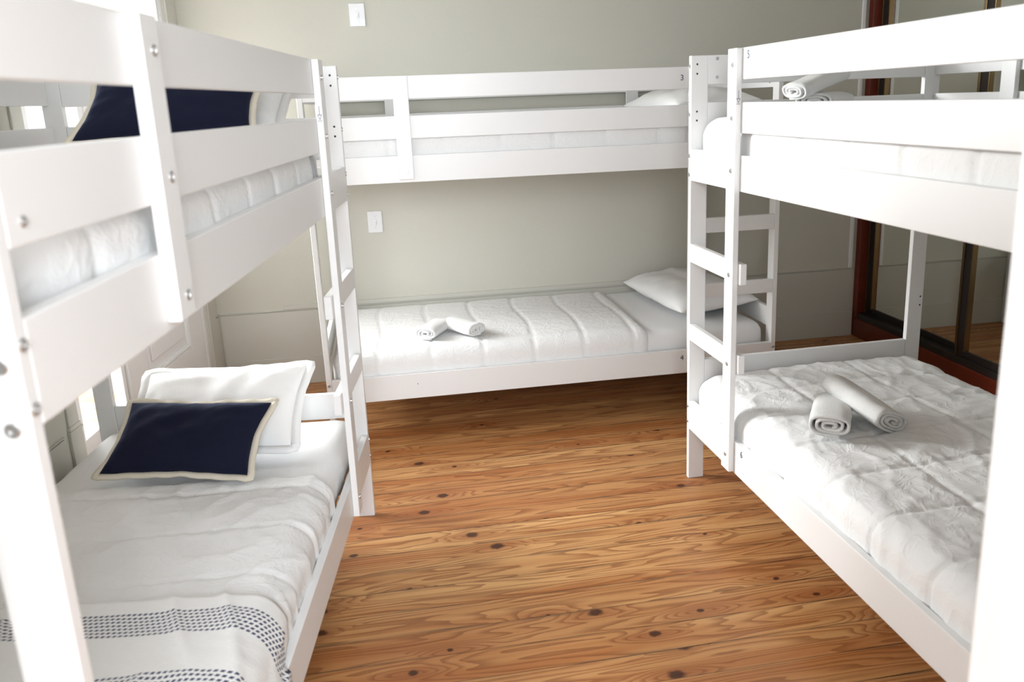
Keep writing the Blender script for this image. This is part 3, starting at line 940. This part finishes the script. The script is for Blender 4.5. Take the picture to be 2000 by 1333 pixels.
wd('track', (WX + 0.006, WY0 + 0.046, WTOP - 0.05), (WX + 0.10, WY1 - 0.046, WTOP - 0.0005), 'track', bev=0.002)
wd('back_panel', (5.25, WY0 + 0.046, 0.1155), (5.28, WY1 - 0.046, WTOP - 0.0005), 'track', bev=0)
def sliding(y0, y1, x0):
    zb, zt = 0.1505, WTOP - 0.051
    b = bmesh.new()
    st = 0.068
    box(b, (x0, y0, zb), (x0 + 0.03, y0 + st, zt), bev=0.003); box(b, (x0, y1 - st, zb), (x0 + 0.03, y1, zt), bev=0.003)
    box(b, (x0 + 0.004, y0 + st, zb), (x0 + 0.03, y1 - st, zb + 0.035)); box(b, (x0 + 0.004, y0 + st, zt - 0.035), (x0 + 0.03, y1 - st, zt))
    fr = obj('door', b, M['track'], None, loc=(WX + 0.3, 0.95, 0)); fr.parent = wr; fr.location = (0, 0, 0)
    b = bmesh.new()
    for yy in (y0 + st - 0.004, y1 - st - 0.004):
        box(b, (x0 - 0.004, yy, zb + 0.03), (x0 + 0.012, yy + 0.008, zt - 0.03), bev=0.0015)
    box(b, (x0 - 0.005, y0 + 0.002, zb), (x0 + 0.003, y0 + 0.012, zt), bev=0.0015)
    box(b, (x0 - 0.005, y1 - 0.012, zb), (x0 + 0.003, y1 - 0.002, zt), bev=0.0015)
    e = obj('door_edging', b, M['bronze'], None, loc=(WX + 0.3, 0.95, 0)); e.parent = fr; e.location = (0, 0, 0)
    mi = obj('mirror', boxbm((x0 + 0.010, y0 + st, zb + 0.035), (x0 + 0.016, y1 - st, zt - 0.035)), M['mirror'], None, loc=(WX + 0.3, 0.95, 0))
    mi.parent = fr; mi.location = (0, 0, 0)
sliding(1.500, WY1 - 0.046, WX + 0.055)
sliding(0.50, 1.512, WX + 0.015)
sliding(WY0 + 0.048, 0.54, WX + 0.055)

# ------------------------------------------------------------------ light switches on the back wall
def switch(x0, x1, z0, z1, label):
    cx, cz = (x0 + x1) / 2, (z0 + z1) / 2
    sw = empty('light_switch', (cx, YB, cz))
    tag(sw, label, 'light switch', 'white switch plates on the back wall')
    def part(name, bm, mat):
        o = obj(name, bm, M[mat], None, loc=(cx, YB, cz)); o.parent = sw; o.location = (0, 0, 0); return o
    part('plate', boxbm((x0, YB - 0.008, z0), (x1, YB - 0.0002, z1), bev=0.003, seg=3), 'plastic')
    b = bmesh.new()
    box(b, (cx - 0.009, YB - 0.0105, cz - 0.016), (cx + 0.009, YB - 0.0075, cz + 0.016), bev=0.001)
    box(b, (cx - 0.006, YB - 0.017, cz - 0.010), (cx + 0.006, YB - 0.0100, cz + 0.002), bev=0.0015)
    part('toggle', b, 'plastic')
    for s in (-1, 1):
        part('screw', disc(bmesh.new(), (cx, YB - 0.008, cz + s * 0.030), (0, -1, 0), 0.0038, 0.0012, 16, 0.002, 0.0008), 'steel')
switch(1.787, 1.8655, 1.8645, 1.9755, 'white light switch high on the wall above the back bunk')
switch(1.788, 1.8650, 0.8110, 0.9270, 'white light switch on the wall beneath upper bunk 3')
